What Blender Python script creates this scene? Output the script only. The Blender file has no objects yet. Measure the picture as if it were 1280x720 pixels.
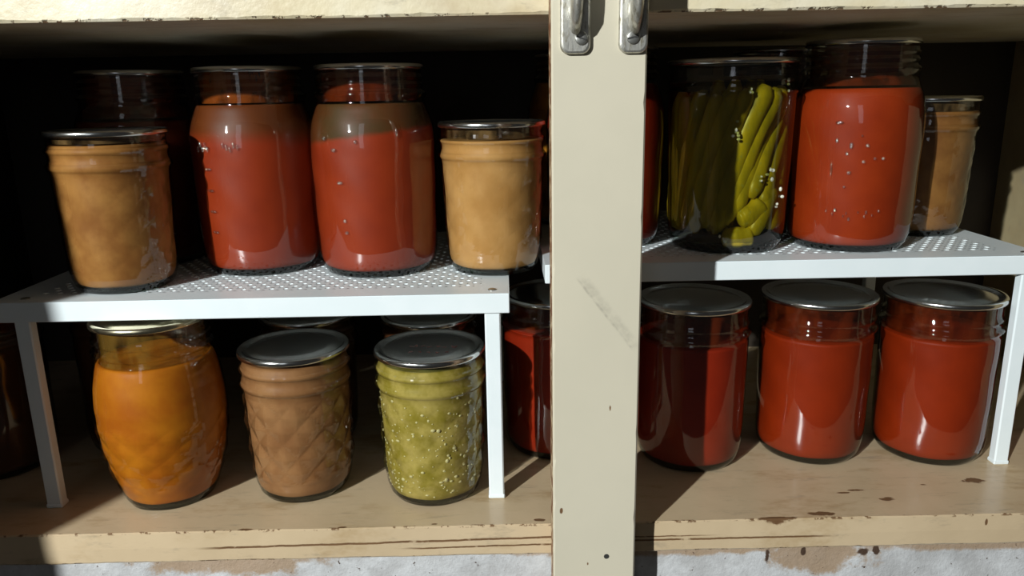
import bpy, math, random
from math import sin, cos, pi, radians, sqrt
from mathutils import Vector, Matrix
random.seed(7)
scn = bpy.context.scene
col = scn.collection

# ------------------------------------------------------------------ camera
YAW, PITCH, ROLL, FPX, CAMZ = -0.5, 14.15, -1.0, 960.0, 0.248
y_, p_, r_ = map(radians, (YAW, PITCH, ROLL))
fw = Vector((-sin(y_) * cos(p_), cos(y_) * cos(p_), -sin(p_)))
rt = Vector((cos(y_), sin(y_), 0))
up = rt.cross(fw)
rt2 = rt * cos(r_) + up * sin(r_)
up2 = up * cos(r_) - rt * sin(r_)
cd = bpy.data.cameras.new('camera')
cam = bpy.data.objects.new('camera', cd)
col.objects.link(cam)
cd.sensor_width = 36.0
cd.lens = 36.0 * FPX / 1280.0
cd.clip_start = 0.01
cam.matrix_world = Matrix(((rt2.x, up2.x, -fw.x, 0), (rt2.y, up2.y, -fw.y, 0), (rt2.z, up2.z, -fw.z, CAMZ), (0, 0, 0, 1)))
scn.camera = cam

# ------------------------------------------------------------------ light and exposure
scn.view_settings.view_transform = 'Standard'
scn.view_settings.look = 'None'
scn.view_settings.gamma = 1.0
scn.view_settings.use_curve_mapping = False
scn.view_settings.exposure = 0.0
try:
    scn.cycles.transparent_max_bounces = 24
    scn.cycles.max_bounces = 8
except Exception:
    pass
w = bpy.data.worlds.new('world')
scn.world = w
w.use_nodes = True
w.node_tree.nodes['Background'].inputs[0].default_value = (0.95, 0.92, 0.88, 1)
w.node_tree.nodes['Background'].inputs[1].default_value = 0.024
ld = bpy.data.lights.new('room_lamp', 'POINT')
ld.energy = 300.0
ld.shadow_soft_size = 0.02
ld.color = (0.965, 1.0, 0.99)
lo = bpy.data.objects.new('room_lamp', ld)
lo.location = (-1.30, -1.40, 1.00)
col.objects.link(lo)
ad = bpy.data.lights.new('fill_panel_light', 'AREA')  # added soft panel behind the camera, gives the vertical strips on the jars
ad.shape = 'RECTANGLE'; ad.size = 0.35; ad.size_y = 1.0
ad.energy = 1.0
ad.color = (0.85, 0.9, 1.0)
ao = bpy.data.objects.new('fill_panel_light', ad)
ao.location = (-0.45, -1.7, 0.7)
ao.rotation_euler = (Vector((0.0, 0.5, 0.1)) - Vector(ao.location)).to_track_quat('-Z', 'Y').to_euler()
col.objects.link(ao)


YFRONT = 0.4075

# ------------------------------------------------------------------ node helpers
class NT:
    def __init__(s, name):
        s.m = bpy.data.materials.new(name)
        s.m.use_nodes = True
        s.t = s.m.node_tree
        s.t.nodes.clear()
        s.out = s.t.nodes.new('ShaderNodeOutputMaterial')

    def n(s, kind, **kw):
        nd = s.t.nodes.new(kind)
        for k, v in kw.items():
            if k.startswith('i_'):
                key = k[2:]
                key = int(key) if key.isdigit() else key.replace('_', ' ')
                s.set(nd.inputs[key], v)
            else:
                setattr(nd, k, v)
        return nd

    def set(s, inp, v):
        if hasattr(v, 'links'):
            s.t.links.new(v, inp)
        else:
            if isinstance(v, (tuple, list)) and len(v) == 3 and inp.type == 'RGBA':
                v = (*v, 1)
            inp.default_value = v

    def math(s, op, a, b=0.0, c=None, clamp=False):
        nd = s.t.nodes.new('ShaderNodeMath')
        nd.operation = op
        nd.use_clamp = clamp
        s.set(nd.inputs[0], a)
        s.set(nd.inputs[1], b)
        if c is not None:
            s.set(nd.inputs[2], c)
        return nd.outputs[0]

    def coord(s):
        return s.n('ShaderNodeTexCoord').outputs['Object']

    def scale(s, v, sc):
        nd = s.n('ShaderNodeVectorMath', operation='MULTIPLY')
        s.set(nd.inputs[0], v)
        nd.inputs[1].default_value = sc
        return nd.outputs[0]

    def noise(s, v, sc, detail=3.0, rough=0.55):
        nd = s.n('ShaderNodeTexNoise')
        s.set(nd.inputs['Vector'], v)
        nd.inputs['Scale'].default_value = sc
        nd.inputs['Detail'].default_value = detail
        nd.inputs['Roughness'].default_value = rough
        return nd.outputs['Fac']

    def step(s, v, a, b):
        nd = s.n('ShaderNodeMapRange')
        nd.interpolation_type = 'SMOOTHSTEP'
        s.set(nd.inputs[0], v)
        nd.inputs[1].default_value = a
        nd.inputs[2].default_value = b
        nd.inputs[3].default_value = 0.0
        nd.inputs[4].default_value = 1.0
        return nd.outputs[0]

    def mix(s, f, a, b):
        nd = s.n('ShaderNodeMix', data_type='RGBA')
        s.set(nd.inputs[0], f)
        s.set(nd.inputs[6], a)
        s.set(nd.inputs[7], b)
        return nd.outputs[2]

    def spot(s, v, c, r, nz=None, amp=0.5):
        """soft blob at c with radii r, its outline broken up by noise nz"""
        a = s.n('ShaderNodeVectorMath', operation='SUBTRACT')
        s.set(a.inputs[0], v)
        a.inputs[1].default_value = c
        b = s.scale(a.outputs[0], (1 / r[0], 1 / r[1], 1 / r[2]))
        l = s.n('ShaderNodeVectorMath', operation='LENGTH')
        s.set(l.inputs[0], b)
        d = l.outputs['Value']
        if nz is not None:
            d = s.math('ADD', d, s.math('MULTIPLY', s.math('SUBTRACT', nz, 0.5), amp * 4))
        return s.math('SUBTRACT', 1.0, s.step(d, 0.75, 1.15))

    def maxi(s, fs):
        r = fs[0]
        for f in fs[1:]:
            r = s.math('MAXIMUM', r, f)
        return r

    def bump(s, h, strength=0.3, dist=0.001):
        nd = s.n('ShaderNodeBump')
        s.set(nd.inputs['Height'], h)
        nd.inputs['Strength'].default_value = strength
        nd.inputs['Distance'].default_value = dist
        return nd.outputs[0]

    def principled(s, color, rough=0.5, metal=0.0, spec=0.5, normal=None, coat=0.0, sub=0.0):
        nd = s.n('ShaderNodeBsdfPrincipled')
        s.set(nd.inputs['Base Color'], color)
        s.set(nd.inputs['Roughness'], rough)
        nd.inputs['Metallic'].default_value = metal
        nd.inputs['Specular IOR Level'].default_value = spec
        nd.inputs['Coat Weight'].default_value = coat
        if sub:
            nd.inputs['Subsurface Weight'].default_value = sub
            nd.inputs['Subsurface Radius'].default_value = (0.004, 0.0015, 0.0006)
            nd.inputs['Subsurface Scale'].default_value = 1.0
        if normal is not None:
            s.set(nd.inputs['Normal'], normal)
        s.t.links.new(nd.outputs[0], s.out.inputs[0])
        return s.m


def glass_mat(name, tint, edge_k=0.85, gloss_min=0.06, rough=0.04):
    t = NT(name)
    g = t.n('ShaderNodeNewGeometry')
    dt = t.n('ShaderNodeVectorMath', operation='DOT_PRODUCT')
    t.set(dt.inputs[0], g.outputs['Normal'])
    t.set(dt.inputs[1], g.outputs['Incoming'])
    c = t.math('ABSOLUTE', dt.outputs['Value'])
    f = t.math('POWER', t.math('SUBTRACT', 1.0, c, clamp=True), 5.0)
    f = t.math('MULTIPLY_ADD', f, 0.8, gloss_min)
    # longer path through the wall of the glass near its outline
    edge = t.math('POWER', t.math('SUBTRACT', 1.0, c, clamp=True), 1.7)
    tc = t.mix(t.math('MULTIPLY', edge, edge_k), tint, tuple(v * 0.30 for v in tint))
    tr = t.n('ShaderNodeBsdfTransparent', i_0=tc)
    gl = t.n('ShaderNodeBsdfGlossy', i_0=(1, 1, 1), i_Roughness=rough)
    mx = t.n('ShaderNodeMixShader', i_0=f, i_1=tr.outputs[0], i_2=gl.outputs[0])
    t.t.links.new(mx.outputs[0], t.out.inputs[0])
    return t.m


GLASS = glass_mat('jar glass', (0.93, 0.95, 0.93))
GLASS_BASE = glass_mat('thick jar glass', (0.30, 0.36, 0.32))
GLASS_MARK = glass_mat('raised glass', (0.99, 0.99, 0.99), edge_k=0.0, gloss_min=0.22, rough=0.09)
BRINE = glass_mat('pickle brine', (0.70, 0.72, 0.42), gloss_min=0.0)


def film_mat(name, color, alpha):
    t = NT(name)
    nz = t.noise(t.scale(t.coord(), (1, 1, 0.35)), 90, 3)
    a = t.math('MULTIPLY', t.step(nz, 0.30, 0.65), alpha)
    tr = t.n('ShaderNodeBsdfTransparent')
    df = t.n('ShaderNodeBsdfDiffuse', i_0=color)
    mx = t.n('ShaderNodeMixShader', i_0=a, i_1=tr.outputs[0], i_2=df.outputs[0])
    t.t.links.new(mx.outputs[0], t.out.inputs[0])
    return t.m


def puree(name, a, b, sc=60, sub=0.0, bump=0.0):
    t = NT(name)
    v = t.coord()
    f = t.step(t.noise(v, sc, 4, 0.6), 0.3, 0.7)
    return t.principled(t.mix(f, a, b), 0.5, spec=0.15, sub=sub)


TOMATO = puree('tomato sauce', (0.33, 0.034, 0.004), (0.265, 0.024, 0.003), 25)


def settled(name, top_a, top_b, z0, z1, slope):
    """tomato sauce that has settled: thin juice floating above the pulp"""
    t = NT(name)
    v = t.coord()
    sep = t.n('ShaderNodeSeparateXYZ')
    t.set(sep.inputs[0], v)
    zz = t.math('SUBTRACT', sep.outputs[2], t.math('MULTIPLY', sep.outputs[0], slope))
    zz = t.math('ADD', zz, t.math('MULTIPLY', t.math('SUBTRACT', t.noise(v, 70, 3), 0.5), 0.004))
    red = t.mix(t.step(t.noise(v, 25, 4), 0.3, 0.7), (0.33, 0.034, 0.004), (0.265, 0.024, 0.003))
    juice = t.mix(t.step(t.noise(v, 40, 3), 0.3, 0.7), top_a, top_b)
    return t.principled(t.mix(t.step(zz, z0, z1), red, juice), 0.5, spec=0.3)


SETTLED_SOFT = settled('tomato sauce with orange juice', (0.150, 0.034, 0.004), (0.115, 0.024, 0.003), 0.084, 0.097, 0.0)
SETTLED = settled('tomato sauce with olive juice', (0.070, 0.036, 0.008), (0.110, 0.029, 0.005), 0.0885, 0.0925, 0.13)
TOMATO_LOW = puree('dark orange red tomato sauce', (0.285, 0.024, 0.002), (0.225, 0.018, 0.002), 25)
TOMATO_DEEP = puree('deep red tomato juice', (0.30, 0.020, 0.004), (0.24, 0.015, 0.003), 25)
APPLE_BROWN = puree('brown apple butter', (0.46, 0.21, 0.055), (0.30, 0.115, 0.028), 45)
APPLE_SHADED = puree('brown apple butter darkened for shade', (0.28, 0.125, 0.032), (0.19, 0.075, 0.020), 45)  # darker copy of the brown butter, the red pint's shadow put into its colour
APPLE_PALE = puree('pale apple sauce', (0.58, 0.31, 0.105), (0.47, 0.23, 0.065), 40)
APPLE_PINK = puree('pinkish brown apple sauce', (0.38, 0.185, 0.075), (0.28, 0.12, 0.045), 45)
ORANGE = puree('orange squash puree', (0.58, 0.19, 0.008), (0.44, 0.11, 0.005), 30)
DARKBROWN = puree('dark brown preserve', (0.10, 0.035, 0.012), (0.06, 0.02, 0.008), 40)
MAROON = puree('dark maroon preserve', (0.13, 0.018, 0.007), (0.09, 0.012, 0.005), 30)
PEACH = puree('amber peach preserve', (0.55, 0.22, 0.02), (0.25, 0.08, 0.01), 35)
RELISH = puree('yellow green relish', (0.50, 0.38, 0.10), (0.26, 0.20, 0.018), 70)
FILM = {
    'sauce': film_mat('thick sauce film', (0.34, 0.075, 0.012), 0.85),
    'tomato': film_mat('tomato film', (0.22, 0.030, 0.006), 0.62),
    'orange': film_mat('orange film', (0.55, 0.28, 0.05), 0.35),
    'apple': film_mat('apple film', (0.45, 0.25, 0.10), 0.45),
    'green': film_mat('green film', (0.30, 0.30, 0.10), 0.25),
}


def seed_mat():
    t = NT('pale seeds')
    return t.principled((0.66, 0.58, 0.27), 0.5)


def bean_mat():
    t = NT('pickled bean skin')
    v = t.coord()
    f = t.step(t.noise(t.scale(v, (1, 1, 0.3)), 140, 3), 0.3, 0.7)
    f2 = t.step(t.noise(v, 420, 2), 0.60, 0.75)
    c = t.mix(f, (0.66, 0.46, 0.022), (0.42, 0.31, 0.018))
    return t.principled(t.mix(f2, c, (0.45, 0.40, 0.12)), 0.35, spec=0.4)


def lid_mat(name, c, rough):
    t = NT(name)
    v = t.coord()
    nz = t.noise(v, 300, 3)
    r = t.math('MULTIPLY_ADD', nz, 0.12, rough)
    return t.principled(c, r, metal=1.0)


SEED = seed_mat()
BEAN = bean_mat()
GARLIC = NT('garlic').principled((0.75, 0.74, 0.60), 0.5)
LID = lid_mat('lid metal', (0.62, 0.63, 0.61), 0.13)
LID_GOLD = lid_mat('pale gold lid metal', (0.74, 0.68, 0.48), 0.18)
INK = NT('dark red ink').principled((0.09, 0.015, 0.012), 0.6)


def riser_mat():
    t = NT('white painted metal')
    v = t.coord()
    nz = t.noise(v, 35, 3)
    c = t.mix(t.step(nz, 0.35, 0.7), (0.80, 0.88, 0.90), (0.84, 0.91, 0.93))
    return t.principled(c, 0.30, spec=0.45)


RISER = riser_mat()
SCREWM = NT('zinc screw metal').principled((0.42, 0.42, 0.39), 0.38, metal=0.9)


def handle_mat():
    t = NT('worn nickel')
    v = t.coord()
    nz = t.noise(t.scale(v, (1, 1, 0.3)), 500, 4, 0.7)
    c = t.mix(t.step(nz, 0.46, 0.70), (0.60, 0.59, 0.54), (0.28, 0.25, 0.18))
    return t.principled(c, t.math('MULTIPLY_ADD', nz, 0.4, 0.22), metal=0.8, normal=t.bump(nz, 0.35, 0.0004))


NICKEL = handle_mat()
SLOT = NT('dark slot').principled((0.03, 0.03, 0.028), 0.7)


def paint_mat(name, base, alt, spots=(), lines=(), wear=0.70, wear_sc=260, gloss=0.42, rough_bump=0.25, stain=0.0, edge_z=None):
    """old cream house paint: mottling, chips down to brown wood, cracks along the layers"""
    t = NT(name)
    v = t.coord()
    big = t.noise(v, 14, 4, 0.6)
    fine = t.noise(v, wear_sc, 5, 0.65)
    mid = t.noise(v, 60, 4, 0.65)
    c = t.mix(t.step(big, 0.3, 0.7), base, alt)
    if stain:
        st = t.math('MULTIPLY', t.step(t.noise(t.scale(v, (0.6, 1.6, 1)), 22, 5, 0.7), 0.50, 0.74), stain)
        c = t.mix(st, c, (0.40, 0.27, 0.13))
        st2 = t.math('MULTIPLY', t.step(t.noise(t.scale(v, (0.35, 1.8, 1)), 75, 5, 0.75), 0.54, 0.72), 0.45)
        c = t.mix(st2, c, (0.27, 0.23, 0.17))
    chips = t.step(t.math('ADD', t.math('MULTIPLY', fine, 0.75), t.math('MULTIPLY', mid, 0.25)), wear, wear + 0.035)
    masks = [chips]
    for (cc, rr) in spots:
        masks.append(t.spot(v, cc, rr, mid, 0.9))
    sep = t.n('ShaderNodeSeparateXYZ')
    t.set(sep.inputs[0], v)
    X, Z = sep.outputs[0], sep.outputs[2]
    Zw = t.math('ADD', Z, t.math('MULTIPLY', t.math('SUBTRACT', mid, 0.5), 0.0016))
    for (z0, slope, hw, x0, x1) in lines:
        zz = t.math('SUBTRACT', Zw, t.math('MULTIPLY_ADD', X, slope, z0))
        m = t.math('SUBTRACT', 1.0, t.step(t.math('ABSOLUTE', zz), hw * 0.5, hw))
        m = t.math('MULTIPLY', m, t.math('MULTIPLY', t.step(X, x0, x0 + 0.02), t.math('SUBTRACT', 1.0, t.step(X, x1 - 0.03, x1))))
        m = t.math('MULTIPLY', m, t.step(t.noise(v, 130, 3), 0.26, 0.44))
        masks.append(m)
    if edge_z is not None:
        # chips along the two arrises of a board's front edge
        for ez in edge_z:
            d = t.math('ABSOLUTE', t.math('SUBTRACT', Z, ez))
            near = t.math('SUBTRACT', 1.0, t.step(d, 0.0002, 0.0016))
            m = t.math('MULTIPLY', near, t.step(t.noise(v, 170, 4, 0.7), 0.54, 0.60))
            m = t.math('MULTIPLY', m, t.math('SUBTRACT', 1.0, t.step(sep.outputs[1], YFRONT + 0.0010, YFRONT + 0.0030)))
            masks.append(m)
    wm = t.maxi(masks)
    brown = t.mix(mid, (0.10, 0.045, 0.018), (0.22, 0.12, 0.05))
    c = t.mix(wm, c, brown)
    h = t.math('SUBTRACT', t.math('ADD', t.math('MULTIPLY', mid, 0.6), t.math('MULTIPLY', fine, 0.35)), wm)
    r = t.math('ADD', gloss, t.math('MULTIPLY', wm, 0.4))
    return t.principled(c, r, spec=0.45, normal=t.bump(h, rough_bump, 0.0008))


# ------------------------------------------------------------------ mesh helpers
def mesh_obj(name, verts, faces, mats, parent=None, smooth=False, mi=None, auto=None):
    me = bpy.data.meshes.new(name)
    me.from_pydata(verts, [], faces)
    for m in (mats if isinstance(mats, (list, tuple)) else [mats]):
        me.materials.append(m)
    if mi:
        for p, k in zip(me.polygons, mi):
            p.material_index = k
    if smooth:
        for p in me.polygons:
            p.use_smooth = True
    me.update()
    o = bpy.data.objects.new(name, me)
    col.objects.link(o)
    if parent:
        o.parent = parent
    return o


class MB:
    def __init__(s):
        s.v, s.f, s.mi = [], [], []

    def box(s, x0, x1, y0, y1, z0, z1, mi=0, bev=0.0):
        b = len(s.v)
        if bev <= 0:
            s.v += [(x, y, z) for z in (z0, z1) for y in (y0, y1) for x in (x0, x1)]
            F = [(0, 2, 3, 1), (4, 5, 7, 6), (0, 1, 5, 4), (2, 6, 7, 3), (0, 4, 6, 2), (1, 3, 7, 5)]
            s.f += [tuple(b + i for i in f) for f in F]
            s.mi += [mi] * 6
            return s
        # bevelled box: 24 vertices
        idx = {}
        for ix, (x, sx) in enumerate(((x0, 1), (x1, -1))):
            for iy, (y, sy) in enumerate(((y0, 1), (y1, -1))):
                for iz, (z, sz) in enumerate(((z0, 1), (z1, -1))):
                    for ax in range(3):
                        p = [x + sx * bev, y + sy * bev, z + sz * bev]
                        p[ax] = (x, y, z)[ax]
                        idx[(ix, iy, iz, ax)] = len(s.v)
                        s.v.append(tuple(p))
        def q(*k):
            s.f.append(tuple(idx[i] for i in k))
            s.mi.append(mi)
        for a in (0, 1):
            r = [(0, 0), (1, 0), (1, 1), (0, 1)]
            q(*[(a, i, j, 0) for i, j in r])
            q(*[(i, a, j, 1) for i, j in r])
            q(*[(i, j, a, 2) for i, j in r])
        for a in (0, 1):
            for b2 in (0, 1):
                q((a, b2, 0, 0), (a, b2, 1, 0), (a, b2, 1, 1), (a, b2, 0, 1))
                q((a, 0, b2, 0), (a, 1, b2, 0), (a, 1, b2, 2), (a, 0, b2, 2))
                q((0, a, b2, 1), (1, a, b2, 1), (1, a, b2, 2), (0, a, b2, 2))
                for c in (0, 1):
                    q((a, b2, c, 0), (a, b2, c, 1), (a, b2, c, 2)) if False else None
        for a in (0, 1):
            for b2 in (0, 1):
                for c in (0, 1):
                    s.f.append((idx[(a, b2, c, 0)], idx[(a, b2, c, 1)], idx[(a, b2, c, 2)]))
                    s.mi.append(mi)
        return s

    def cyl(s, c, r, axis, h, n=24, mi=0, dome=0.0):
        """solid cylinder from c along a unit axis, optional domed end"""
        ax = Vector(axis).normalized()
        u = ax.orthogonal().normalized()
        w_ = ax.cross(u)
        rings = [(0.0, r), (h - dome, r)]
        if dome:
            for k in range(1, 4):
                a = k / 4 * pi / 2
                rings.append((h - dome + dome * sin(a), r * cos(a)))
        b = len(s.v)
        for (d, rr) in rings:
            for i in range(n):
                a = 2 * pi * i / n
                s.v.append(tuple(Vector(c) + ax * d + u * (rr * cos(a)) + w_ * (rr * sin(a))))
        for k in range(len(rings) - 1):
            for i in range(n):
                j = (i + 1) % n
                s.f.append((b + k * n + i, b + k * n + j, b + (k + 1) * n + j, b + (k + 1) * n + i))
                s.mi.append(mi)
        s.f.append(tuple(b + i for i in reversed(range(n)))); s.mi.append(mi)
        l = b + (len(rings) - 1) * n
        s.f.append(tuple(l + i for i in range(n))); s.mi.append(mi)
        return s

    def blob(s, c, r, mi=0, nu=8, nv=5, rot=None):
        b = len(s.v)
        R = rot or Matrix.Identity(3)
        for k in range(nv + 1):
            ph = pi * k / nv
            for i in range(nu):
                a = 2 * pi * i / nu
                p = R @ Vector((r[0] * sin(ph) * cos(a), r[1] * sin(ph) * sin(a), r[2] * cos(ph)))
                s.v.append(tuple(Vector(c) + p))
        for k in range(nv):
            for i in range(nu):
                j = (i + 1) % nu
                s.f.append((b + k * nu + i, b + (k + 1) * nu + i, b + (k + 1) * nu + j, b + k * nu + j))
                s.mi.append(mi)
        return s

    def tube(s, pts, radii, n=12, flat=1.0, mi=0):
        b = len(s.v)
        N = len(pts)
        P = [Vector(p) for p in pts]
        ref = Vector((0.0, 1.0, 0.0))
        for k in range(N):
            tg = (P[min(k + 1, N - 1)] - P[max(k - 1, 0)]).normalized()
            u = tg.cross(ref).normalized()
            w_ = u.cross(tg).normalized()
            for i in range(n):
                a = 2 * pi * i / n
                s.v.append(tuple(P[k] + u * (radii[k] * cos(a)) + w_ * (radii[k] * flat * sin(a))))
        for k in range(N - 1):
            for i in range(n):
                j = (i + 1) % n
                s.f.append((b + k * n + i, b + k * n + j, b + (k + 1) * n + j, b + (k + 1) * n + i))
                s.mi.append(mi)
        s.f.append(tuple(b + i for i in reversed(range(n)))); s.mi.append(mi)
        s.f.append(tuple(b + (N - 1) * n + i for i in range(n))); s.mi.append(mi)
        return s

    def build(s, name, mats, parent=None, smooth=False):
        o = mesh_obj(name, s.v, s.f, mats, parent, smooth, s.mi)
        import bmesh
        bm = bmesh.new()
        bm.from_mesh(o.data)
        bmesh.ops.recalc_face_normals(bm, faces=bm.faces)
        bm.to_mesh(o.data)
        bm.free()
        return o


def tag(o, label=None, cat=None, group=None, kind=None):
    if label: o['label'] = label
    if cat: o['category'] = cat
    if group: o['group'] = group
    if kind: o['kind'] = kind
    return o


def empty(name, loc, label, cat, group=None, rz=0.0):
    o = bpy.data.objects.new(name, None)
    o.empty_display_size = 0.02
    col.objects.link(o)
    o.location = loc
    o.rotation_euler = (0, 0, rz)
    return tag(o, label, cat, group)


def struct(o):
    o['kind'] = 'structure'
    return o


# ------------------------------------------------------------------ the cupboard
XL, XR, YB = -0.455, 0.468, 0.725
YF = 0.4075
ZT = 0.2868

board_paint = paint_mat('cream paint on the lower shelf', (0.63, 0.49, 0.315), (0.56, 0.43, 0.27),
    spots=[((0.233, 0.428, 0), (0.006, 0.0025, 0.004)), ((0.266, 0.445, 0), (0.0028, 0.0011, 0.004)), ((0.300, 0.449, 0), (0.0068, 0.0030, 0.004)),
           ((0.221, 0.440, 0), (0.0050, 0.0010, 0.004)), ((0.212, 0.437, 0), (0.0036, 0.0009, 0.004)),
           ((0.186, 0.413, 0), (0.0085, 0.0020, 0.004)), ((0.160, 0.409, 0), (0.0100, 0.0012, 0.004)),
           ((-0.045, 0.411, 0), (0.0022, 0.0009, 0.004)), ((-0.100, 0.4095, 0), (0.0030, 0.0008, 0.004)),
           ((-0.155, 0.4095, 0), (0.0050, 0.0012, 0.004)), 
           ((0.018, 0.413, 0), (0.0028, 0.0012, 0.004)), ((0.285, YF, -0.005), (0.0008, 0.002, 0.0022))],
    lines=[(-0.0088, 0.012, 0.0009, -0.19, 0.08), (-0.0135, 0.010, 0.0007, -0.07, 0.08),
           (-0.0118, 0.0, 0.0008, 0.05, 0.205), (-0.0095, 0.0, 0.0005, 0.05, 0.13)],
    wear=0.715, wear_sc=230, gloss=0.24, stain=0.9, edge_z=(0.0, -0.020))
upper_paint = paint_mat('thick chipped cream paint on the upper shelf', (0.72, 0.62, 0.40), (0.84, 0.78, 0.62),
    wear=0.72, wear_sc=210, gloss=0.38, rough_bump=0.8, stain=0.35, edge_z=(ZT,))
post_paint = paint_mat('smooth cream paint on the post', (0.61, 0.565, 0.44), (0.64, 0.59, 0.46),
    spots=[((0.0555, 0.387, 0.082), (0.0010, 0.003, 0.0028)), ((0.0290, 0.387, 0.021), (0.0008, 0.003, 0.0016)),
           ((0.0440, 0.387, -0.0130), (0.0006, 0.003, 0.0012))],
    wear=0.77, wear_sc=150, gloss=0.36, rough_bump=0.10)
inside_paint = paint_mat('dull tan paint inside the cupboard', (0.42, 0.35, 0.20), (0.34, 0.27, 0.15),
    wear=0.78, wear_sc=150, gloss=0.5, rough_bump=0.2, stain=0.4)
shaded_paint = paint_mat('cupboard inside darkened for shade', (0.035, 0.025, 0.015), (0.022, 0.015, 0.010), wear=0.9, gloss=0.6)  # near-black base stands in for deep shade on the back and left walls
brown_edge = NT('bare brown wood edge')
_v = brown_edge.coord()
brown_edge = brown_edge.principled(brown_edge.mix(brown_edge.step(brown_edge.noise(_v, 160, 4), 0.50, 0.58), (0.20, 0.085, 0.035), (0.60, 0.48, 0.30)), 0.6)


def ragged_board(name, x0, x1, y0, y1, z0, z1, mats, seed, amp=0.0007, nx=260):
    """a painted board whose front arrises are worn unevenly"""
    rnd = random.Random(seed)
    v, f = [], []
    ph = [rnd.uniform(0, 6.28) for _ in range(8)]
    def wob(x, k):
        s_ = 0
        for i in range(4):
            s_ += sin(x * (90 + 210 * i) + ph[(i + k) % 8]) / (i + 1)
        return s_ / 2
    bev = 0.0012
    for i in range(nx + 1):
        x = x0 + (x1 - x0) * i / nx
        nick = max(0.0, rnd.gauss(0, 1) - 1.7) * 0.0006
        nick2 = max(0.0, rnd.gauss(0, 1) - 1.7) * 0.0006
        a = bev + amp * 0.5 * wob(x, 0) + nick
        b = bev + amp * 0.5 * wob(x, 3) + nick2
        v += [(x, y1, z1), (x, y0 + a, z1), (x, y0 + 0.0003, z1 - a * 0.55), (x, y0, (z0 + z1) / 2), (x, y0 + 0.0003, z0 + b), (x, y0 + b, z0), (x, y1, z0)]
    for i in range(nx):
        for k in range(7):
            k2 = (k + 1) % 7
            f.append((i * 7 + k, i * 7 + k2, (i + 1) * 7 + k2, (i + 1) * 7 + k))
    f.append(tuple(range(6, -1, -1)))
    f.append(tuple(nx * 7 + k for k in range(7)))
    o = mesh_obj(name, v, f, mats, smooth=False)
    import bmesh
    bm = bmesh.new(); bm.from_mesh(o.data); bmesh.ops.recalc_face_normals(bm, faces=bm.faces); bm.to_mesh(o.data); bm.free()
    return o


struct(ragged_board('floor', XL, XR, YF, YB, -0.020, 0.0, board_paint, 3))
struct(ragged_board('ceiling', XL, XR, YF, YB, ZT, ZT + 0.022, upper_paint, 9, amp=0.0012))
struct(MB().box(XL - 0.02, XR + 0.02, YB, YB + 0.015, -0.02, 0.66).build('wall_back', shaded_paint))
struct(MB().box(XL - 0.02, XL, YF, YB, -0.02, 0.66).build('wall_left', shaded_paint))
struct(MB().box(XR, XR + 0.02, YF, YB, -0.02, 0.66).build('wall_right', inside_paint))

struct(MB().box(XL - 0.02, XR + 0.02, YF, YB + 0.015, 0.66, 0.68).build('trim_2', inside_paint))
# the centre post of the face frame, with worn left edge
PX0, PX1, PY0, PY1 = 0.0243, 0.0708, 0.387, 0.4072
n_ = 120
pv, pf, pm = [], [], []
rnd = random.Random(5)
for i in range(n_ + 1):
    z = -0.16 + (0.62) * i / n_
    a = 0.0009 + max(0, rnd.gauss(0, 1) - 1.3) * 0.0007
    b = 0.0009 + max(0, rnd.gauss(0, 1) - 1.5) * 0.0006
    pv += [(PX0, PY1, z), (PX0, PY0 + a, z), (PX0 + a, PY0, z), (PX1 - b, PY0, z), (PX1, PY0 + b, z), (PX1, PY1, z)]
for i in range(n_):
    for k in range(6):
        k2 = (k + 1) % 6
        pf.append((i * 6 + k, (i + 1) * 6 + k, (i + 1) * 6 + k2, i * 6 + k2))
        pm.append(1 if k == 0 else 0)
pf += [tuple(range(6)), tuple(n_ * 6 + k for k in reversed(range(6)))]
pm += [0, 0]
post = struct(mesh_obj('trim_1', pv, pf, [post_paint, brown_edge], mi=pm))


# grey rub mark on the post: part of its paint (a soft smear with its own shape)
def add_smear(mat):
    nt = mat.node_tree
    t = NT.__new__(NT)
    t.m, t.t = mat, nt
    bs = [n for n in nt.nodes if n.type == 'BSDF_PRINCIPLED'][0]
    src = bs.inputs['Base Color'].links[0].from_socket
    v = t.coord()
    sep = t.n('ShaderNodeSeparateXYZ'); t.set(sep.inputs[0], v)
    X, Z = sep.outputs[0], sep.outputs[2]
    # line from (0.038, 0.151) down to (0.070, 0.112)
    ax, az, bx, bz = 0.0375, 0.1545, 0.0690, 0.1130
    L = sqrt((bx - ax) ** 2 + (bz - az) ** 2); ux, uz = (bx - ax) / L, (bz - az) / L
    dx, dz = t.math('SUBTRACT', X, ax), t.math('SUBTRACT', Z, az)
    s_ = t.math('ADD', t.math('MULTIPLY', dx, ux), t.math('MULTIPLY', dz, uz))
    d = t.math('SUBTRACT', t.math('MULTIPLY', dx, -uz), t.math('MULTIPLY', dz, -ux))
    nz = t.noise(v, 220, 3)
    thin = t.math('SUBTRACT', 1.0, t.step(t.math('ABSOLUTE', d), 0.0002, 0.0012))
    wide = t.math('MULTIPLY', t.math('SUBTRACT', 1.0, t.step(t.math('ABSOLUTE', t.math('SUBTRACT', d, 0.0022)), 0.0008, 0.0038)), 0.6)
    m = t.math('MAXIMUM', thin, wide)
    ends = t.math('MULTIPLY', t.step(s_, -0.002, 0.004), t.math('SUBTRACT', 1.0, t.step(s_, L - 0.006, L)))
    m = t.math('MULTIPLY', t.math('MULTIPLY', m, ends), t.step(nz, 0.25, 0.75))
    m = t.math('MULTIPLY', m, 0.8)
    t.set(bs.inputs['Base Color'], t.mix(m, src, (0.36, 0.33, 0.26)))


add_smear(post_paint)

# nail hole in the foot of the post
MB().cyl((0.0546, 0.3868, -0.0086), 0.0015, (0, 1, 0), 0.0004, 16).build('nail_hole', SLOT, post)

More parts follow.
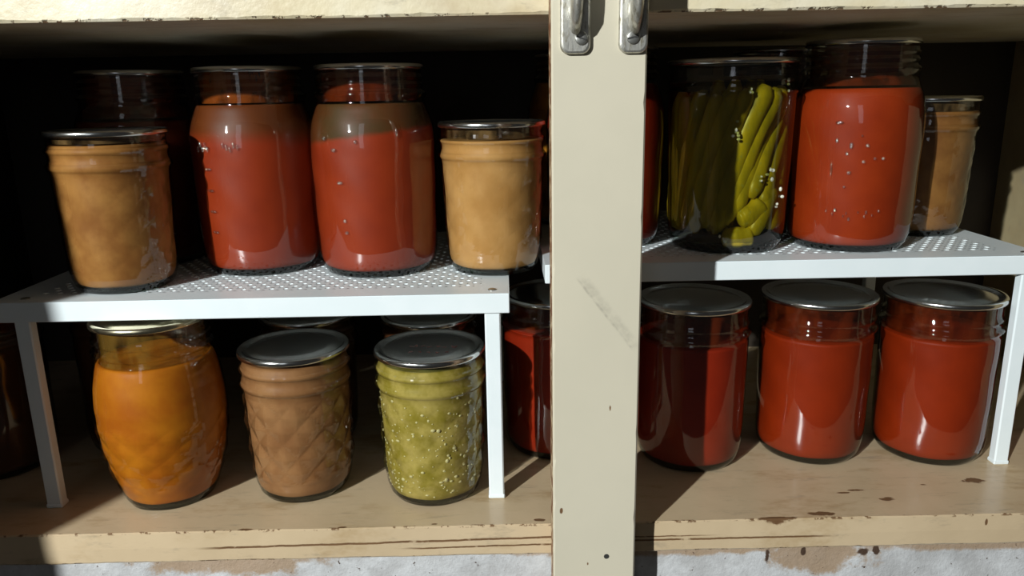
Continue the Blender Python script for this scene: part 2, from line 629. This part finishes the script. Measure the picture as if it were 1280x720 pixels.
# plaster wall under the cupboard
t = NT('flaking white plaster')
v = t.coord()
mid = t.noise(v, 55, 5, 0.7); fine = t.noise(v, 300, 4, 0.7)
c = t.mix(t.step(mid, 0.35, 0.7), (0.46, 0.46, 0.46), (0.62, 0.63, 0.64))
st = t.maxi([t.spot(v, (0.185, 0.41, -0.026), (0.033, 0.1, 0.015), mid, 0.5), t.spot(v, (-0.165, 0.41, -0.020), (0.055, 0.1, 0.012), mid, 0.5),
             t.spot(v, (0.35, 0.41, -0.020), (0.16, 0.1, 0.0065), mid, 0.3), t.spot(v, (0.09, 0.41, -0.020), (0.11, 0.1, 0.0055), mid, 0.4)])
c = t.mix(t.math('MULTIPLY', st, 0.8), c, (0.36, 0.23, 0.12))
dk = t.maxi([t.step(fine, 0.66, 0.70), t.spot(v, (0.214, 0.41, -0.0255), (0.0035, 0.1, 0.0025), mid, 0.8), t.spot(v, (0.222, 0.41, -0.024), (0.0018, 0.1, 0.003), mid, 0.8),
             t.spot(v, (0.178, 0.41, -0.0245), (0.0015, 0.1, 0.003), mid, 0.8), t.spot(v, (0.156, 0.41, -0.027), (0.0015, 0.1, 0.005), mid, 0.8)])
c = t.mix(dk, c, (0.07, 0.04, 0.025))
plaster = t.principled(c, 0.6, normal=t.bump(t.math('ADD', mid, t.math('MULTIPLY', fine, 0.3)), 0.6, 0.002))
rnd = random.Random(2)
gx, gz = 160, 16
gv = [(-0.62 + 1.24 * i / gx, 0.4115 + rnd.uniform(-0.0004, 0.0004) + 0.0008 * sin(i * 0.5) * sin(k * 0.9), -0.0202 - 0.14 * k / gz) for k in range(gz + 1) for i in range(gx + 1)]
gf = [(k * (gx + 1) + i, (k + 1) * (gx + 1) + i, (k + 1) * (gx + 1) + i + 1, k * (gx + 1) + i + 1) for k in range(gz) for i in range(gx)]
nb = len(gv)
gv += [(-0.62, 0.43, -0.0202), (0.62, 0.43, -0.0202), (0.62, 0.43, -0.1602), (-0.62, 0.43, -0.1602)]
gf += [(nb, nb + 1, nb + 2, nb + 3)]
struct(mesh_obj('wall_lower', gv, gf, plaster, smooth=True))

# the opened left door, hinged at the left edge of the frame; it shades the left end
door = struct(MB().box(-0.0095, 0.0095, -0.345, 0.0, -0.03, 0.62, bev=0.002).build('door_1', post_paint))
door.location = (-0.4665, 0.383, 0)
door.rotation_euler = (0, radians(-3.0), radians(-2.5))


# ------------------------------------------------------------------ door pulls on the post
def make_pull(x0, x1, zb, sx, label, slot):
    root = empty('cabinet_handle', (0, 0, 0), label, 'handle')
    yf = PY0
    cx = (x0 + x1) / 2
    hw = (x1 - x0) / 2
    # rounded foot plate
    pts = []
    r = 0.0042
    for a in range(0, 7):
        an = pi + a / 6 * pi / 2
        pts.append((x0 + r + r * cos(an), zb + r + r * sin(an)))
    for a in range(0, 7):
        an = 1.5 * pi + a / 6 * pi / 2
        pts.append((x1 - r + r * cos(an), zb + r + r * sin(an)))
    pts += [(x1, zb + 0.115), (x0, zb + 0.115)]
    m = MB()
    n = len(pts)
    lay = [(yf - 0.00005, 1.0), (yf - 0.0018, 1.0), (yf - 0.0028, 0.94), (yf - 0.0033, 0.82)]
    for (yy, sc) in lay:
        m.v += [(cx + (px - cx) * sc, yy, zb + 0.0575 + (pz - zb - 0.0575) * (1 - (1 - sc) * 0.12)) for px, pz in pts]
    for k in range(3):
        for i in range(n):
            j = (i + 1) % n
            m.f.append((k * n + i, k * n + j, (k + 1) * n + j, (k + 1) * n + i)); m.mi.append(0)
    m.f += [tuple(range(n)), tuple(3 * n + i for i in reversed(range(n)))]; m.mi += [0, 0]
    m.build('foot_plate', NICKEL, root)
    # the bowed grip standing out from the plate
    P, R = [], []
    gx = x0 + 0.0070
    for k in range(22):
        q = k / 21
        z = zb + 0.0128 + 0.10 * q
        out = 0.0035 + 0.0080 * sin(min(1, (z - zb - 0.0128) / 0.011) * pi / 2)
        P.append((gx, yf - out, z)); R.append(0.0027 + 0.0004 * min(1, q * 6))
    MB().tube(P, R, 16, 2.2).build('grip', NICKEL, root, smooth=True)
    s_ = MB().cyl((sx, yf - 0.0032, zb + 0.0072), 0.0031, (0, -1, 0), 0.0014, 28, dome=0.0006).build('screw', SCREWM, root, smooth=False)
    sl = MB().box(-0.0026, 0.0026, -0.0004, 0.0004, -0.00035, 0.00035).build('screw_slot', SLOT, s_)
    sl.location = (sx - 0.0002, yf - 0.00448, zb + 0.0072)
    sl.rotation_euler = (0, slot, 0)
    return root


make_pull(0.0285, 0.0430, 0.2662, 0.0385, 'worn nickel pull with slotted screw near the left edge of the centre post', radians(18))
make_pull(0.0566, 0.0706, 0.2662, 0.0632, 'worn nickel pull with slotted screw at the right edge of the centre post', radians(-12))


# ------------------------------------------------------------------ perforated risers
def make_riser(x0, x1, yf, H, D, label):
    L = x1 - x0
    root = empty('shelf_riser', (x0, yf, 0), label, 'riser', 'white perforated shelf risers')
    T, LIP = 0.0012, 0.0122
    px, py, hr, n = 0.0086, 0.0062, 0.0016, 12
    mx, my = 0.017, 0.0185
    nc = int((L - 2 * mx) / px); nr = int((D - 2 * my) / py)
    ox = (L - nc * px) / 2
    V, F = [], []
    def quad(a, b, c, d, z):
        k = len(V)
        V.extend([(a, c, z), (b, c, z), (b, d, z), (a, d, z)])
        F.append((k, k + 1, k + 2, k + 3) if z == H else (k + 3, k + 2, k + 1, k))
    yA, yB = my, my + nr * py
    for z in (H, H - T):
        quad(0, L, 0, yA, z); quad(0, L, yB, D, z)
    unit = []
    for i in range(n):
        a = 2 * pi * i / n
        c_, s_ = cos(a), sin(a)
        k = 1 / max(abs(c_), abs(s_))
        unit.append((c_, s_, c_ * k, s_ * k))
    for r in range(nr):
        sh = px / 4 if r % 2 else -px / 4
        c0, c1 = yA + r * py, yA + (r + 1) * py
        for z in (H, H - T):
            quad(0, ox + sh, c0, c1, z); quad(ox + sh + nc * px, L, c0, c1, z)
        yc = (c0 + c1) / 2
        for c in range(nc):
            xc = ox + sh + (c + 0.5) * px
            b = len(V)
            for z in (H, H - T):
                for (c_, s_, u_, w_) in unit:
                    V.append((xc + u_ * px / 2, yc + w_ * py / 2, z))
                for (c_, s_, u_, w_) in unit:
                    V.append((xc + c_ * hr, yc + s_ * hr, z))
            for i in range(n):
                j = (i + 1) % n
                F.append((b + i, b + j, b + n + j, b + n + i))
                F.append((b + 2 * n + j, b + 2 * n + i, b + 3 * n + i, b + 3 * n + j))
                F.append((b + n + i, b + n + j, b + 3 * n + j, b + 3 * n + i))
    mesh_obj('top_plate', V, F, RISER, root)
    # folded skirt round the plate
    m = MB()
    m.box(0, L, 0, T, H - LIP, H - 0.0001, bev=0.0004)
    m.box(0, L, D - T, D, H - LIP, H - 0.0001, bev=0.0004)
    m.box(0, T, 0.0006, D - 0.0006, H - LIP, H - 0.0001, bev=0.0004)
    m.box(L - T, L, 0.0006, D - 0.0006, H - LIP, H - 0.0001, bev=0.0004)
    m.build('folded_lip', RISER, root)
    for (lx, fx) in ((0.0115, 1), (L - 0.0115, -1)):
        for (ly, fy) in ((0.0016, 1), (D - 0.0086, -1)):
            a, b = (lx, lx + 0.0095) if fx > 0 else (lx - 0.0095 + 0.006, lx + 0.006)
            q = MB()
            q.box(a, b, ly, ly + 0.0070, 0.0, H - LIP + 0.008, bev=0.0008)
            lg = q.build('leg', RISER, root)
            ft = MB().box(a - 0.0004, b + 0.0004, ly - 0.0004, ly + 0.0074, 0.0, 0.0028, bev=0.0006)
            ft.build('foot_cap', RISER, lg)
            cxs = (a + b) / 2
            sy = ly + 0.0075 if fy > 0 else ly - 0.001
            MB().cyl((cxs, sy, H), 0.0026, (0, 0, 1), 0.0009, 18, dome=0.0006).build('screw', SCREWM, root)
    return root


make_riser(-0.3030, 0.0022, 0.4378, 0.1345, 0.215, 'white perforated metal riser to the left of the cream post')
make_riser(0.0250, 0.3425, 0.4680, 0.1445, 0.215, 'white perforated metal riser to the right of the cream post')


# ------------------------------------------------------------------ jars
def lathe(name, prof, mats, parent, n=96, mi=None, disp=None, smooth=True, cap0=True, cap1=False):
    v, f, mm = [], [], []
    for k, (r, z) in enumerate(prof):
        for i in range(n):
            a = 2 * pi * i / n
            rr = r + (disp(a, z) if disp else 0.0)
            v.append((rr * cos(a), rr * sin(a), z))
    for k in range(len(prof) - 1):
        for i in range(n):
            j = (i + 1) % n
            f.append((k * n + i, k * n + j, (k + 1) * n + j, (k + 1) * n + i))
            mm.append(mi(prof[k], prof[k + 1]) if mi else 0)
    if cap0:
        f.append(tuple(reversed(range(n)))); mm.append(mi(prof[0], prof[0]) if mi else 0)
    if cap1:
        f.append(tuple((len(prof) - 1) * n + i for i in range(n))); mm.append(0)
    return mesh_obj(name, v, f, mats, parent, smooth, mm)


def densify(prof, step=0.0016):
    out = [prof[0]]
    for a, b in zip(prof, prof[1:]):
        d = sqrt((a[0] - b[0]) ** 2 + (a[1] - b[1]) ** 2)
        n = max(1, int(d / step))
        for k in range(1, n + 1):
            out.append((a[0] + (b[0] - a[0]) * k / n, a[1] + (b[1] - a[1]) * k / n))
    return out


# outer glass profiles (radius, height) in metres, and the mouth radius of each
JELLY = [(0.0250, 0.0), (0.0268, 0.0008), (0.0290, 0.0040), (0.0306, 0.0095), (0.0312, 0.0150), (0.0322, 0.045), (0.0332, 0.070), (0.0338, 0.0735), (0.0348, 0.0750), (0.0352, 0.0764), (0.0346, 0.0776),
         (0.0336, 0.0786), (0.0334, 0.0820), (0.0337, 0.0838), (0.0345, 0.0850), (0.0347, 0.0860), (0.0343, 0.0870), (0.0333, 0.0878), (0.0329, 0.0900), (0.0329, 0.0936), (0.0334, 0.0948)]
PINT = [(0.0330, 0.0), (0.0352, 0.0008), (0.0378, 0.0050), (0.0392, 0.0110), (0.0398, 0.0180), (0.0407, 0.045), (0.0413, 0.075), (0.0413, 0.0840), (0.0407, 0.0920), (0.0392, 0.0990), (0.0368, 0.1055), (0.0352, 0.1100), (0.0350, 0.1128),
        (0.0362, 0.1142), (0.0364, 0.1154), (0.0354, 0.1166), (0.0340, 0.1174), (0.0340, 0.1195), (0.0347, 0.1204), (0.0347, 0.1213), (0.0339, 0.1222), (0.0338, 0.1240), (0.0345, 0.1249), (0.0345, 0.1257), (0.0336, 0.1266), (0.0334, 0.1298), (0.0338, 0.1310)]
WIDE = [(0.0300, 0.0), (0.0322, 0.0008), (0.0345, 0.0045), (0.0357, 0.0100), (0.0362, 0.0160), (0.0367, 0.045), (0.0371, 0.080), (0.0371, 0.0870), (0.0368, 0.0900), (0.0381, 0.0915), (0.0385, 0.0928), (0.0377, 0.0942), (0.0366, 0.0950),
        (0.0364, 0.0980), (0.0372, 0.0990), (0.0374, 0.1000), (0.0366, 0.1010), (0.0362, 0.1030), (0.0362, 0.1106), (0.0367, 0.1116)]
BARREL = [(0.0245, 0.0), (0.0262, 0.0008), (0.0285, 0.0050), (0.0318, 0.0150), (0.0350, 0.0270), (0.0376, 0.0420), (0.0389, 0.0560), (0.0390, 0.0680), (0.0380, 0.0800), (0.0362, 0.0900), (0.0346, 0.0960), (0.0336, 0.0990), (0.0338, 0.1012),
          (0.0352, 0.1026), (0.0354, 0.1038), (0.0344, 0.1050), (0.0334, 0.1058), (0.0334, 0.1085), (0.0343, 0.1096), (0.0344, 0.1106), (0.0335, 0.1118), (0.0331, 0.1130), (0.0331, 0.1192), (0.0336, 0.1202)]
STRAIGHT = [(0.0335, 0.0), (0.0355, 0.0010), (0.0378, 0.0060), (0.0390, 0.0130), (0.0396, 0.030), (0.0404, 0.060), (0.0413, 0.095), (0.0415, 0.1010), (0.0424, 0.1022), (0.0426, 0.1034), (0.0418, 0.1046), (0.0412, 0.1060),
            (0.0418, 0.1090), (0.0419, 0.1100), (0.0411, 0.1112), (0.0409, 0.1190), (0.0414, 0.1204)]

BARREL = [(r_b, z_b * 0.982) for r_b, z_b in BARREL]


def radius_at(prof, z):
    for a, b in zip(prof, prof[1:]):
        if a[1] <= z <= b[1] and b[1] > a[1]:
            return a[0] + (b[0] - a[0]) * (z - a[1]) / (b[1] - a[1])
    return prof[-1][0]


def quilt(z0, z1, nq, amp, ph=0.0):
    """pressed diamond facets between z0 and z1"""
    H = (z1 - z0)
    rows = 3.0
    def f(a, z):
        if z < z0 or z > z1:
            return 0.0
        u = (a / (2 * pi) * nq + ph)
        w_ = (z - z0) / H * rows
        p, q = (u + w_) % 1.0, (u - w_) % 1.0
        d = min(min(p, 1 - p), min(q, 1 - q)) * 2
        fade = min(1.0, (z - z0) / 0.004, (z1 - z) / 0.004)
        return amp * d * fade
    return f


def wavy(seed, amp=0.00018):
    r_ = random.Random(seed)
    c = [(r_.uniform(0, 6.28), r_.uniform(0, 6.28), r_.randint(3, 9), r_.uniform(60, 220)) for _ in range(5)]
    def f(a, z):
        return amp * sum(sin(n * a + p) * sin(k * z + q) for (p, q, n, k) in c) / 2
    return f


def make_lid(root, R, zt, mat, name='lid'):
    z = zt
    prof = [(0.0001, z + 0.0006), (R * 0.42, z + 0.0006), (R * 0.60, z + 0.0004), (R * 0.78, z + 0.0002), (R * 0.82, z - 0.0004), (R * 0.87, z - 0.0005), (R * 0.90, z + 0.0006), (R * 0.955, z + 0.0010), (R * 0.985, z + 0.0007),
            (R * 1.0, z - 0.0001), (R * 1.003, z - 0.0012), (R * 1.0, z - 0.0024), (R * 0.985, z - 0.0026), (R * 0.97, z - 0.0018)]
    return lathe(name, prof, mat, root, 96, cap0=False)


def jar(name, x, y, z, prof, cont, fill, label, cat='jar', group=None, film=None, lidR=None, lidmat=None, disp=None, seed=1, cont_top=None, rz=0.0, cdisp=0.18):
    root = empty(name, (x, y, z), label, cat, group, rz)
    n = 128 if disp else 96
    w_ = wavy(seed)
    D = (lambda a, zz: disp(a, zz) + w_(a, zz) * 0.5) if disp else w_
    dp = densify(prof, 0.0011 if disp else 0.0016)
    base_z = 0.0038
    lathe('glass', dp, [GLASS, GLASS_BASE], root, n, mi=lambda a, b: 1 if b[1] <= base_z and a[1] <= base_z else 0, disp=D, smooth=not disp)
    H = prof[-1][1]
    # inner face of the glass above the contents
    inn = [(radius_at(prof, H - 0.0002) - 0.0022, H - 0.0002)]
    zz = H - 0.002
    minr = 9
    while zz > fill - 0.001:
        rr = radius_at(prof, zz) - 0.0026
        inn.append((min(rr, 0.9), zz)); zz -= 0.003
    if len(inn) > 1:
        neck = min(r for r, q in inn)
        inn = [(min(r, neck + 0.0035 if q < H - 0.022 else neck), q) for r, q in inn]
        lathe('inner_glass', inn, GLASS, root, 64, cap0=False)
        if film:
            lathe('residue_tint', [(r - 0.0002, q) for r, q in inn], FILM[film], root, 64, cap0=False)  # contents-coloured film, also stands in for reflections in the neck glass
    if cont is not None:
        cp = [(radius_at(prof, base_z) - 0.004, base_z), (radius_at(prof, base_z + 0.002) - 0.0015, base_z + 0.0016)]
        q = base_z + 0.004
        while q < fill:
            cp.append((radius_at(prof, q) - 0.0008, q)); q += 0.0025
        rt_ = radius_at(prof, fill) - 0.0010
        cp += [(rt_, fill - 0.0006), (rt_ - 0.0010, fill), (rt_ * 0.6, fill - 0.0006), (0.0003, fill - 0.0008)]
        rr_ = random.Random(seed)
        ph = rr_.uniform(0, 6.28)
        def cd_(a, zz):
            return -0.0003 + 0.0002 * sin(7 * a + ph + zz * 200)
        if disp:
            d2 = lambda a, zz: disp(a, zz) * cdisp + cd_(a, zz)
        else:
            d2 = cd_
        c_ = lathe('contents', densify(cp, 0.0013) if disp else cp, cont, root, n, disp=lambda a, zz: (d2(a, zz) if zz < fill - 0.0004 else 0.0), smooth=True)
    make_lid(root, lidR or prof[-1][0] + 0.0012, H + 0.0016, lidmat or LID)
    return root


def emboss(root, prof, marks, name='embossed_mark'):
    """raised marks pressed in the glass: (angle, height, half width, half height)"""
    m = MB()
    for (a, z, hw, hh) in marks:
        r = radius_at(prof, z) + 0.00005
        R = Matrix.Rotation(a, 3, 'Z')
        m.blob((r * cos(a), r * sin(a), z), (0.0009, hw * 1.2, hh * 1.25), rot=R, nu=16, nv=10)
    tag(m.build(name, GLASS_MARK, root, smooth=True), kind='stuff')


ZL, ZR = 0.1345, 0.1445
RAD = radians
SOFTQ = quilt(0.014, 0.070, 12, 0.0006)
JQ = quilt(0.014, 0.070, 12, 0.0020)
JQ2 = quilt(0.014, 0.070, 12, 0.0014, 0.35)
BQ = quilt(0.012, 0.060, 12, 0.0010, 0.2)

# --- on the left riser
jar('jelly_jar', -0.2405, 0.4782, ZL, JELLY, APPLE_BROWN, 0.089, 'small quilted jar of brown apple sauce at the left front corner of the left riser', film='apple', disp=SOFTQ, seed=11, rz=0.2)
C = jar('pint_jar', -0.1679, 0.5296, ZL, PINT, SETTLED_SOFT, 0.1100, 'pint jar of red sauce on the left riser, second jar in its front row', film='sauce', seed=12)
emboss(C, PINT, [(RAD(-118), 0.030 + 0.0135 * k, 0.0022, 0.0008) for k in range(5)] +
       [(RAD(-100 + 3.2 * k), 0.0855 - 0.0012 * (k % 3), 0.0006, 0.0016) for k in range(5)] + [(RAD(-128 + 3 * k), 0.083 + 0.003 * (k % 2), 0.0006, 0.0014) for k in range(5)], 'embossed_scale')
Dj = jar('pint_jar', -0.0856, 0.5172, ZL, PINT, SETTLED, 0.1095, 'pint jar of red sauce with a dull olive layer on top beside the tan jar', film='tomato', seed=13)
emboss(Dj, PINT, [(RAD(-117), 0.082, 0.0018, 0.0010), (RAD(-113), 0.062, 0.0020, 0.0009), (RAD(-111), 0.038, 0.0012, 0.0010), (RAD(-110), 0.0305, 0.0012, 0.0009), (RAD(-128), 0.089, 0.0016, 0.0012),
                  (RAD(-96), 0.087, 0.0010, 0.0010), (RAD(-60), 0.092, 0.0008, 0.0022)])
jar('jelly_jar', -0.0071, 0.5078, ZL, JELLY, APPLE_PALE, 0.086, 'small quilted jar of pale tan apple sauce overhanging the right end of the left riser', film='apple', disp=SOFTQ, seed=14, rz=0.5)
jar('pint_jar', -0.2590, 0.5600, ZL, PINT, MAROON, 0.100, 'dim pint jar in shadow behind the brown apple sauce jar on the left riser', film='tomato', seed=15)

# --- on the right riser
jar('pint_jar', 0.0720, 0.5480, ZR, PINT, TOMATO_DEEP, 0.109, 'dark red pint jar half hidden behind the cream post on the right riser', film='tomato', seed=16)
jar('pint_jar', 0.0620, 0.6400, ZR, PINT, PEACH, 0.112, 'amber preserve jar deep in shadow behind the post', film='orange', seed=17)
jar('pint_jar', 0.2150, 0.6150, ZR, PINT, TOMATO_DEEP, 0.100, 'dark red pint jar behind the green beans and the red sauce on the right riser', film='tomato', seed=18)
J = jar('pint_jar', 0.2352, 0.5200, ZR, PINT, TOMATO, 0.1035, 'bright red pint jar between the green beans and a brown jar on the right riser', film='tomato', seed=19)
emboss(J, PINT, [(RAD(-127), 0.083, 0.0022, 0.0009), (RAD(-128), 0.072, 0.0009, 0.0013), (RAD(-116), 0.069, 0.0011, 0.0016), (RAD(-119), 0.064, 0.0009, 0.0010), (RAD(-103), 0.069, 0.0010, 0.0010), (RAD(-105), 0.059, 0.0010, 0.0009),
                 (RAD(-96), 0.061, 0.0008, 0.0008), (RAD(-89), 0.061, 0.0008, 0.0008), (RAD(-116), 0.052, 0.0012, 0.0010), (RAD(-119), 0.043, 0.0008, 0.0007), (RAD(-131), 0.054, 0.0006, 0.0035), (RAD(-108), 0.075, 0.0006, 0.0006)] +
       [(RAD(-133 + 4.4 * k + [0, 1.5, -1, 2, 0, -2, 1, 2, -1, 0, 1][k]), 0.0245 + [3, 1, 4, 0, 2, -2, 3, 0, 3, 1, 4][k] * 0.0009, [6, 4, 9, 5, 4, 8, 5, 4, 6, 4, 5][k] * 0.0001, 0.0007 + 0.0002 * (k % 3)) for k in range(11)])
jar('jelly_jar', 0.3045, 0.5620, ZR, JELLY, APPLE_SHADED, 0.087, 'small brown jar behind the right end of the right riser, beside the red pint', film='apple', disp=SOFTQ, seed=20, rz=0.9)

# the jar of pickled green beans
I = empty('pickle_jar', (0.1526, 0.5239, ZR), 'straight glass jar of pickled green beans standing next to the cream post', 'jar')
dp = densify(STRAIGHT)
lathe('glass', dp, [GLASS, GLASS_BASE], I, 96, mi=lambda a, b: 1 if b[1] <= 0.006 and a[1] <= 0.006 else 0, disp=wavy(21))
make_lid(I, 0.0426, 0.1222, LID)
lathe('brine', [(0.034, 0.0062), (0.0375, 0.0085), (0.0383, 0.02), (0.0400, 0.09), (0.0402, 0.1080), (0.0395, 0.1088), (0.001, 0.1088)], BRINE, I, 64)


def bean(p0, p1, r, bend, seed):
    rr = random.Random(seed)
    P, R = [], []
    N = 22
    a, b = Vector(p0), Vector(p1)
    side = (b - a).cross(Vector((0, 1, 0))).normalized()
    for k in range(N + 1):
        t_ = k / N
        o = side * (bend * sin(pi * t_))
        o.y += -0.001 * sin(pi * t_)
        P.append(tuple(a.lerp(b, t_) + o))
        end = min(1.0, (t_ + 0.015) * 9, (1.02 - t_) * 12)
        R.append(max(0.0004, r * sqrt(max(0, end)) * (1 + 0.05 * sin(t_ * 13 + seed) + 0.02 * rr.uniform(-1, 1))))
    return MB().tube(P, R, 12, 0.8).build('green_bean', BEAN, I, smooth=True)


def front_bean(x0, z0, x1, z1, r, bd, seed, ro=0.0385):
    x0 *= 1.10; x1 *= 1.10; r *= 1.28
    ro -= r
    x0, x1 = max(-ro * 0.97, x0), min(ro * 0.97, x1)
    bean((x0, -sqrt(ro * ro - x0 * x0), z0), (x1, -sqrt(ro * ro - x1 * x1), z1), r, bd, seed)


# front row: slanting from low left to high right
fr = [(-0.0185, 0.016, 0.0010, 0.104, 0.0042, 0.003), (-0.0125, 0.014, 0.0125, 0.106, 0.0056, 0.004), (-0.0080, 0.019, 0.0205, 0.104, 0.0050, 0.003),
      (-0.0030, 0.026, 0.0265, 0.105, 0.0050, 0.003), (0.0060, 0.036, 0.0300, 0.100, 0.0042, 0.001), (0.0140, 0.030, 0.0312, 0.082, 0.0040, 0.001), (0.0210, 0.014, 0.0310, 0.064, 0.0042, 0.001),
      (-0.0095, 0.0105, 0.0080, 0.0120, 0.0054, -0.001), (-0.0010, 0.0215, 0.0135, 0.0320, 0.0056, -0.001), (0.0070, 0.0120, 0.0200, 0.0420, 0.0044, -0.001),
      (-0.0235, 0.012, -0.0070, 0.102, 0.0046, 0.003), (-0.0275, 0.014, -0.0150, 0.101, 0.0044, 0.002), (-0.0305, 0.012, -0.0230, 0.103, 0.0044, 0.002), (-0.0312, 0.013, -0.0290, 0.100, 0.0040, 0.001)]
for k, (a, b, c_, d, r, bd) in enumerate(fr):
    front_bean(a, b, c_, d, r, bd, k + 1)
for k in range(16):
    an = 2 * pi * k / 16
    ro = 0.024 if k % 2 else 0.014
    bean((ro * cos(an) - 0.003, ro * sin(an) * 0.9, 0.011), (ro * cos(an) + 0.006, ro * sin(an) * 0.9, 0.098 + 0.006 * (k % 3)), 0.0052, 0.002, 40 + k)
for k in range(14):
    an = radians(-8 + 196 * k / 13)
    bean((0.0335 * cos(an) - 0.003 * sin(an), 0.0335 * sin(an), 0.012), (0.0335 * cos(an) + 0.003 * sin(an), 0.0335 * sin(an), 0.100 + 0.003 * (k % 2)), 0.0054, 0.001, 70 + k)
rg = random.Random(4)
g = MB()
for (gx_, gy_, gz_, n) in ((-0.0060, -0.0385, 0.079, 7), (0.0015, -0.0395, 0.105, 4), (0.0170, -0.0350, 0.053, 5), (0.0245, -0.0310, 0.036, 4), (0.0110, -0.0370, 0.047, 2), (-0.0150, -0.0350, 0.012, 2), (0.0270, -0.0290, 0.106, 3)):
    for _ in range(n):
        g.blob((gx_ + rg.gauss(0, 0.0016), gy_ + rg.gauss(0, 0.0004), gz_ + rg.gauss(0, 0.0032)), (rg.uniform(0.0008, 0.0015), 0.0009, rg.uniform(0.0008, 0.0015)), nu=7, nv=5)
tag(g.build('minced_garlic', GARLIC, I), kind='stuff')

# --- under the left riser
jar('barrel_jar', -0.2196, 0.4584, 0.0, BARREL, ORANGE, 0.0945, 'barrel-shaped jar of orange puree beneath the left riser', film='orange', lidR=0.0345, lidmat=LID_GOLD, disp=BQ, cdisp=0.5, seed=31, rz=0.1, )
jar('jelly_jar', -0.1348, 0.4646, 0.0, JELLY, APPLE_PINK, 0.091, 'small quilted jar of pinkish brown apple sauce between the orange jar and the yellow relish', film='apple', disp=JQ, cdisp=0.3, seed=32, rz=0.15)
O = jar('jelly_jar', -0.0482, 0.4570, 0.0, JELLY, RELISH, 0.090, 'small jar of yellow green seedy relish with faint handwriting on its lid', film='green', disp=JQ2, seed=33, rz=-0.1)
m = MB()
rs = random.Random(12)
for _ in range(340):
    a = rs.uniform(-pi, 0.0)
    z_ = 0.008 + 0.074 * rs.betavariate(1.3, 1.7)
    r = radius_at(JELLY, z_) + JQ2(a, z_) * 0.18 - rs.uniform(0.0008, 0.0016)
    s_ = 0.00040 + 0.00090 * rs.random() ** 2.5
    m.blob((r * cos(a), r * sin(a), z_), (s_ * 0.6, s_ * rs.uniform(0.8, 1.7), s_ * rs.uniform(0.6, 1.2)), nu=6, nv=4, rot=Matrix.Rotation(a, 3, 'Z'))
tag(m.build('seeds', SEED, O, smooth=True), kind='stuff')
# faint two-line handwriting in marker on the lid: too faint to read, kept as scrawl strokes
m = MB()
rw = random.Random(8)
zl = 0.0948 + 0.0016 + 0.00062
def stroke(pts):
    for (a, b) in zip(pts, pts[1:]):
        d = Vector((b[0] - a[0], b[1] - a[1])); L = d.length
        if L < 1e-6: continue
        nx_, ny_ = -d.y / L * 0.00028, d.x / L * 0.00028
        k = len(m.v)
        for q in (0, 0.00006):
            m.v += [(a[0] + nx_, a[1] + ny_, zl + q), (b[0] + nx_, b[1] + ny_, zl + q), (b[0] - nx_, b[1] - ny_, zl + q), (a[0] - nx_, a[1] - ny_, zl + q)]
        m.f += [(k + 4, k + 5, k + 6, k + 7), (k, k + 1, k + 5, k + 4), (k + 1, k + 2, k + 6, k + 5), (k + 2, k + 3, k + 7, k + 6), (k + 3, k, k + 4, k + 7)]
        m.mi += [0] * 5
x = -0.012
while x < 0.019:
    n = rw.randint(3, 5)
    pts = [(x + 0.0009 * k, -0.002 + rw.uniform(-0.002, 0.002)) for k in range(n)]
    stroke(pts); x += 0.0009 * n + rw.uniform(0.0003, 0.0016)
x = -0.010
while x < 0.015:
    pts = [(x + 0.0010 * k, -0.0135 + rw.uniform(-0.0018, 0.0018)) for k in range(3)]
    stroke(pts); x += 0.0055
m.build('handwriting', INK, O)
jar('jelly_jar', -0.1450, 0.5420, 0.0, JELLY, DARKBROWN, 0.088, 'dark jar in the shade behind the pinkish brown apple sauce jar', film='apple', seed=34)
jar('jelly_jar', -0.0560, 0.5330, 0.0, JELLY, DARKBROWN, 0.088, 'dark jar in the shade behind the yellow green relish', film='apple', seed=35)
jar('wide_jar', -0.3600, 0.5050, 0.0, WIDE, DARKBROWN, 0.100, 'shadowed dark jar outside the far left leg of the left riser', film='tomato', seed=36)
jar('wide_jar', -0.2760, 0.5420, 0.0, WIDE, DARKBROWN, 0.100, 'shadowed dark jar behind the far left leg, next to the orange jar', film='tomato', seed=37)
# --- at the post and under the right riser
jar('wide_jar', 0.0345, 0.5215, 0.0, WIDE, TOMATO_DEEP, 0.092, 'dark red jar showing between the left riser leg and the post', film='tomato', seed=38)
jar('wide_jar', 0.1268, 0.4990, 0.0, WIDE, TOMATO_DEEP, 0.088, 'red sauce jar touching the post shadow, leftmost of three under the right riser', film='tomato', seed=39)
jar('wide_jar', 0.2143, 0.5056, 0.0, WIDE, TOMATO_LOW, 0.088, 'red sauce jar in the middle of the three under the right riser', film='tomato', seed=40)
jar('wide_jar', 0.2968, 0.5000, 0.0, WIDE, TOMATO_LOW, 0.088, 'red sauce jar next to the right leg of the right riser', film='tomato', seed=41)
jar('wide_jar', 0.4180, 0.5050, 0.0, WIDE, TOMATO_DEEP, 0.088, 'red jar just showing outside the right leg of the right riser', film='tomato', seed=42)
